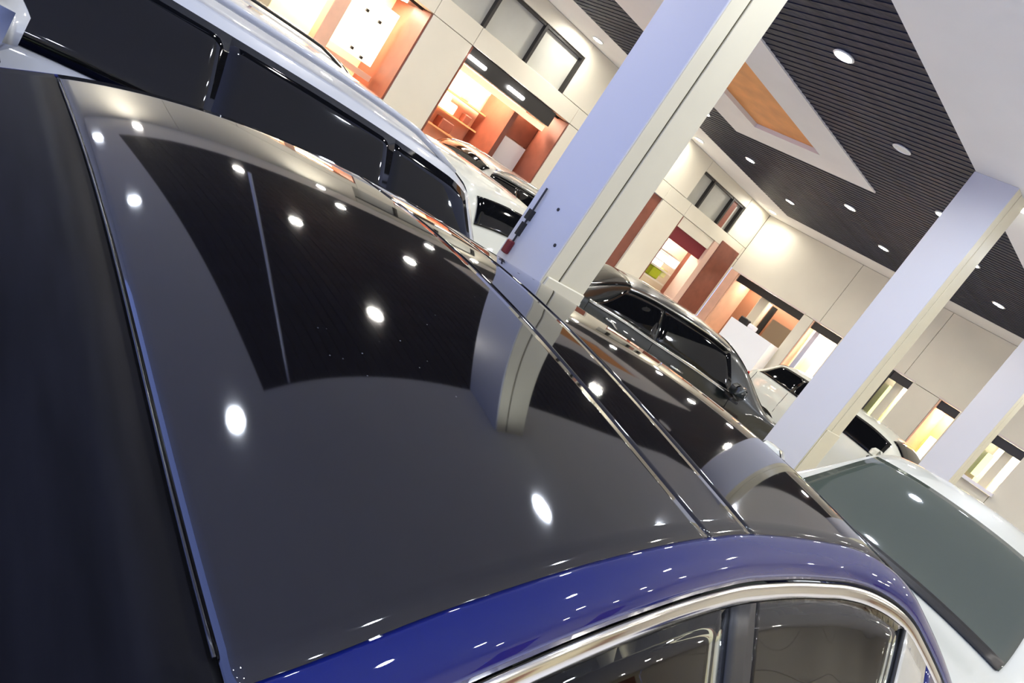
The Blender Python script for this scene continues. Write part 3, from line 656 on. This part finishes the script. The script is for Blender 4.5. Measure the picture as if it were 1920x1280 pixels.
def flipY(p, side): return p if side == 0 else (p[0], 2 * YC - p[1], p[2])
XS = np.linspace(-.62, 2.55, 96)
def zedge(X, side): return zroof(X, Y0(X) if side == 0 else 2 * YC - Y0(X)) + ZO
RAILP = [(0.0, -.001), (.006, -.0015), (.014, -.004), (.024, -.009), (.034, -.016), (.041, -.025), (.047, -.036), (.050, -.047)]
def rail_pt(X, k, side):
    d, dz = RAILP[k]; return flipY((X, Y0(X) - d, zedge(X, side) + dz), side)
belt = pch([-1.15, -.6, .3, 1.2, 2.0, 2.6, 3.2, 3.5], [.90, .97, 1.02, 1.02, 1.0, .98, .86, .72])
ybelt = pch([-1.15, -.9, -.3, .5, 1.5, 2.3, 3.0, 3.35, 3.5], [.50, .30, .20, .165, .16, .17, .24, .34, .52])
def P2(X, side):
    return flipY((X, Y0(X) - .060, zedge(X, side) - .082), side)
for side in (0, 1):
    # body colour rail above the doors, with A and C pillar
    P = [[rail_pt(X, k, side) for k in range(len(RAILP))] for X in XS]
    o = MB().grid(P, flip=(side == 1)).build('roof_rail', BLUE, car, True); solid(o, .010, 1 if side == 0 else 1)
    # thin rubber line and bright frame below
    P = [[flipY((X, Y0(X) - .0495, zedge(X, side) - .046), side), flipY((X, Y0(X) - .046, zedge(X, side) - .054), side)] for X in XS]
    MB().grid(P, flip=(side == 1)).build('door_seal', RUBBER, car, True)
    P = [[flipY((X, Y0(X) - .050 - d, zedge(X, side) - h), side) for d, h in ((0, .053), (.004, .056), (.009, .066), (.012, .078), (.009, .083))] for X in XS if X < 2.2]
    o = MB().grid(P, flip=(side == 1)).build('bright_window_frame', CHROME, car, True); solid(o, .006, 1)
    # side windows
    def gpt(X, t):
        a = P2(X, 0); zb = float(belt(X)); yb = float(ybelt(X)) + .015; z0 = a[2] if side == 0 else P2(X, 1)[2]
        return flipY((X, a[1] + (yb - a[1]) * t - .012 * math.sin(PI * t), z0 + (zb - z0) * t), side)
    for nm, x0, x1, l0, l1 in (('rear_door_window', -.02, 1.06, -.25, .0), ('front_door_window', 1.14, 1.84, .0, -.12)):
        P = [[gpt((x0 + l0 * t) + ((x1 + l1 * t) - (x0 + l0 * t)) * u, t) for t in np.linspace(.0, 1.0, 10)] for u in np.linspace(0, 1, 26)]
        o = MB().grid(P, flip=(side == 1)).build(nm, SIDEG, car, True); solid(o, .004, 0)
    P = [[gpt(X, t) for t in np.linspace(0, 1, 10)] for X in np.linspace(1.055, 1.145, 4)]
    solid(MB().grid(P, flip=(side == 1)).build('door_pillar', BLACKP, car, True), .008, 0)
    # sail panel in front of the front window, and rear quarter
    P = [[gpt(2.03 + (2.42 - 2.03) * u, t) for t in np.linspace(0, 1, 8)] for u in np.linspace(0, 1, 8)]
    solid(MB().grid(P, flip=(side == 1)).build('wing_panel', BLUE, car, True), .008, 0)
    P = [[gpt((1.85 - .12 * t) + (2.026 - 1.85 + .12 * t) * u, t) for t in np.linspace(0, 1, 8)] for u in np.linspace(0, 1, 8)]
    solid(MB().grid(P, flip=(side == 1)).build('pillar_panel', mat('pillar_painted_reflection', srgb(196, 192, 172), .25, coat=1), car, True), .008, 0)  # pale reflection on the pillar trim painted in as base colour
    MB().tube([gpt(1.845 - .12 * t, t) for t in np.linspace(0, 1, 8)], .007, 6).build('window_seal', RUBBER, car, True)
    P = [[gpt(-.60 + (.58 - .25 * t) * u, t) for t in np.linspace(0, 1, 8)] for u in np.linspace(0, 1, 10)]
    solid(MB().grid(P, flip=(side == 1)).build('rear_quarter', BLUE, car, True), .008, 0)
    # lower side
    XL = np.linspace(-1.15, 3.5, 90)
    def low(X, t):
        zb = float(belt(X)); zs = .24
        for c in (-.30, 2.62):
            R = .385; d = abs(X - c)
            if d < R: zs = max(zs, .33 + math.sqrt(R * R - d * d))
        z = zb + (zs - zb) * t; q = (zb - z) / (zb - .24)
        y = float(ybelt(X)) + .012 - .075 * math.sin(PI * min(1, q * .92)) ** .8 + .05 * max(0, q - .75)
        return flipY((X, y, z), side)
    P = [[low(X, t) for t in np.linspace(0, 1, 14)] for X in XL]
    MB().grid(P, flip=(side == 1)).build('side_panel', BLUE, car, True)
    MB().tube([flipY((X, float(ybelt(X)) + .004, float(belt(X)) + .006), side) for X in np.linspace(-.30, 1.75, 30)], .009, 6).build('belt_trim', CHROME, car, True)
    for X in (-.25, 1.10, 2.05):
        MB().tube([(low(X, t)[0], low(X, t)[1] + (-.001 if side == 0 else .001), low(X, t)[2]) for t in np.linspace(.02, .9, 10)], .004, 4).build('door_seam', RUBBER, car)
    for X in (.25, 1.25):
        p = low(X, .13); q = low(X + .17, .13); s_ = -1 if side == 0 else 1
        MB().tube([(p[0], p[1] + s_ * .012, p[2]), ((p[0] + q[0]) / 2, p[1] + s_ * .03, p[2]), (q[0], q[1] + s_ * .012, q[2])], .012, 6).build('door_handle', CHROME, car, True)
    for c in (-.30, 2.62):
        yy = .27 if side == 0 else 2 * YC - .27
        wheel(car, c, yy, .33, .21, -1 if side == 0 else 1)
    # headlamp and tail lamp
    y0, y1 = sorted((flipY((0, .36, 0), side)[1], flipY((0, .70, 0), side)[1]))
    MB().bbox(3.24, 3.49, y0, y1, .66, .80, .04).build('headlamp', CLEAR_LENS, car, True)
    y0, y1 = sorted((flipY((0, .42, 0), side)[1], flipY((0, .80, 0), side)[1]))
    MB().bbox(-1.165, -.95, y0, y1, .70, .86, .03).build('tail_lamp', RED_LENS, car, True)
    s_ = -1 if side == 0 else 1
    bx = flipY((1.92, float(ybelt(1.9)) - .03, 1.03), side)
    y0, y1 = sorted((bx[1], bx[1] + s_ * .20)); mo = MB().bbox(1.88, 2.06, y0, y1, 1.02, 1.17, .045).build('side_mirror', BLUE, car, True)
    y0, y1 = sorted((bx[1] - s_ * .03, bx[1] + s_ * .08)); MB().bbox(1.90, 2.0, y0, y1, .98, 1.03, .015).build('mirror_base', BLACKP, mo)
# bonnet, boot, ends
def lid(name, x0, x1, z_of, n=20):
    P = [[(X, Y, z_of(X, (Y - YC) / (YC - float(ybelt(X))))) for Y in np.linspace(float(ybelt(X)), 2 * YC - float(ybelt(X)), 30)] for X in np.linspace(x0, x1, n)]
    o = MB().grid(P).build(name, BLUE, car, True); solid(o, .01, -1); return o
zhood = pch([2.40, 2.6, 3.1, 3.4, 3.5], [.14, .12, .07, .03, .0])
lid('bonnet', 2.40, 3.5, lambda X, s: float(belt(X)) + float(zhood(X)) * (1 - s * s) ** .6 if abs(s) < 1 else float(belt(X)))
zboot = pch([-1.15, -1.05, -.5], [.0, .06, .10])
lid('boot_lid', -1.15, -.52, lambda X, s: float(belt(X)) + float(zboot(X)) * max(0, 1 - s * s) ** .6)
for nm, X in (('front_bumper', 3.5), ('rear_bumper', -1.15)):
    yb = float(ybelt(X)); zb = float(belt(X)); sg = 1 if X > 0 else -1
    P = []
    for t in np.linspace(0, 1, 8):
        z = zb + (.26 - zb) * t; bulge = .05 * math.sin(PI * t)
        P.append([(X + sg * (bulge + .03 * (1 - ((Y - YC) / (YC - yb)) ** 2)), Y, z) for Y in np.linspace(yb, 2 * YC - yb, 20)])
    o = MB().grid(P, flip=(sg < 0)).build(nm, BLUE, car, True); solid(o, .01, 0)
MB().bbox(3.50, 3.575, .72, 1.42, .42, .62, .02).build('grille', BLACKP, car)
MB().bbox(-1.23, -1.17, .82, 1.32, .55, .67, .008).build('number_plate', PLATE, car)
MB().box(-.85, 3.2, .42, 1.72, .20, .32).build('underbody', BLACKP, car)
# cabin
MB().bbox(-.4, 2.2, .32, 1.82, .32, .40, .01).build('cabin_floor', INT_DARK, car)
MB().bbox(2.00, 2.42, .34, 1.80, .70, 1.00, .06).build('dashboard', INT_DARK, car, True)
for (sx, sy) in ((1.02, .62), (1.02, 1.52), (.02, .62), (.02, 1.52)):
    a = MB().bbox(sx - .05, sx + .48, sy - .25, sy + .25, .42, .60, .05)
    a.bbox(sx - .16, sx + .0, sy - .24, sy + .24, .55, 1.10, .05); a.bbox(sx - .15, sx - .04, sy - .13, sy + .13, 1.12, 1.26, .04)
    a.build('seat', INT_DARK, car, True)
sw = MB()
R = .165; pts = []
for k in range(33):
    t = 2 * PI * k / 32; pts.append((1.88 + .07 * math.sin(t), .56 + R * math.cos(t), 1.05 + R * .92 * math.sin(t)))
sw.tube(pts, .016, 8)
for t in (0, PI, 1.5 * PI): sw.tube([(1.89, .56, 1.05), (1.88 + .07 * math.sin(t), .56 + R * math.cos(t), 1.05 + R * .92 * math.sin(t))], .018, 6)
sw.bbox(1.86, 1.92, .50, .62, 1.0, 1.10, .02)
wo = sw.build('steering_wheel', mat('steering_leather', srgb(176, 172, 160), .35), car, True)
MB().bbox(1.852, 1.862, .535, .585, 1.03, 1.07, .003).build('wheel_badge', CHROME, wo)
MB().tube([(1.92, .56, 1.03), (2.10, .56, .95)], .03, 8).build('steering_column', INT_DARK, car)
MB().bbox(2.02, 2.06, .98, 1.20, 1.17, 1.24, .012).build('rear_view_mirror', BLACKP, car)
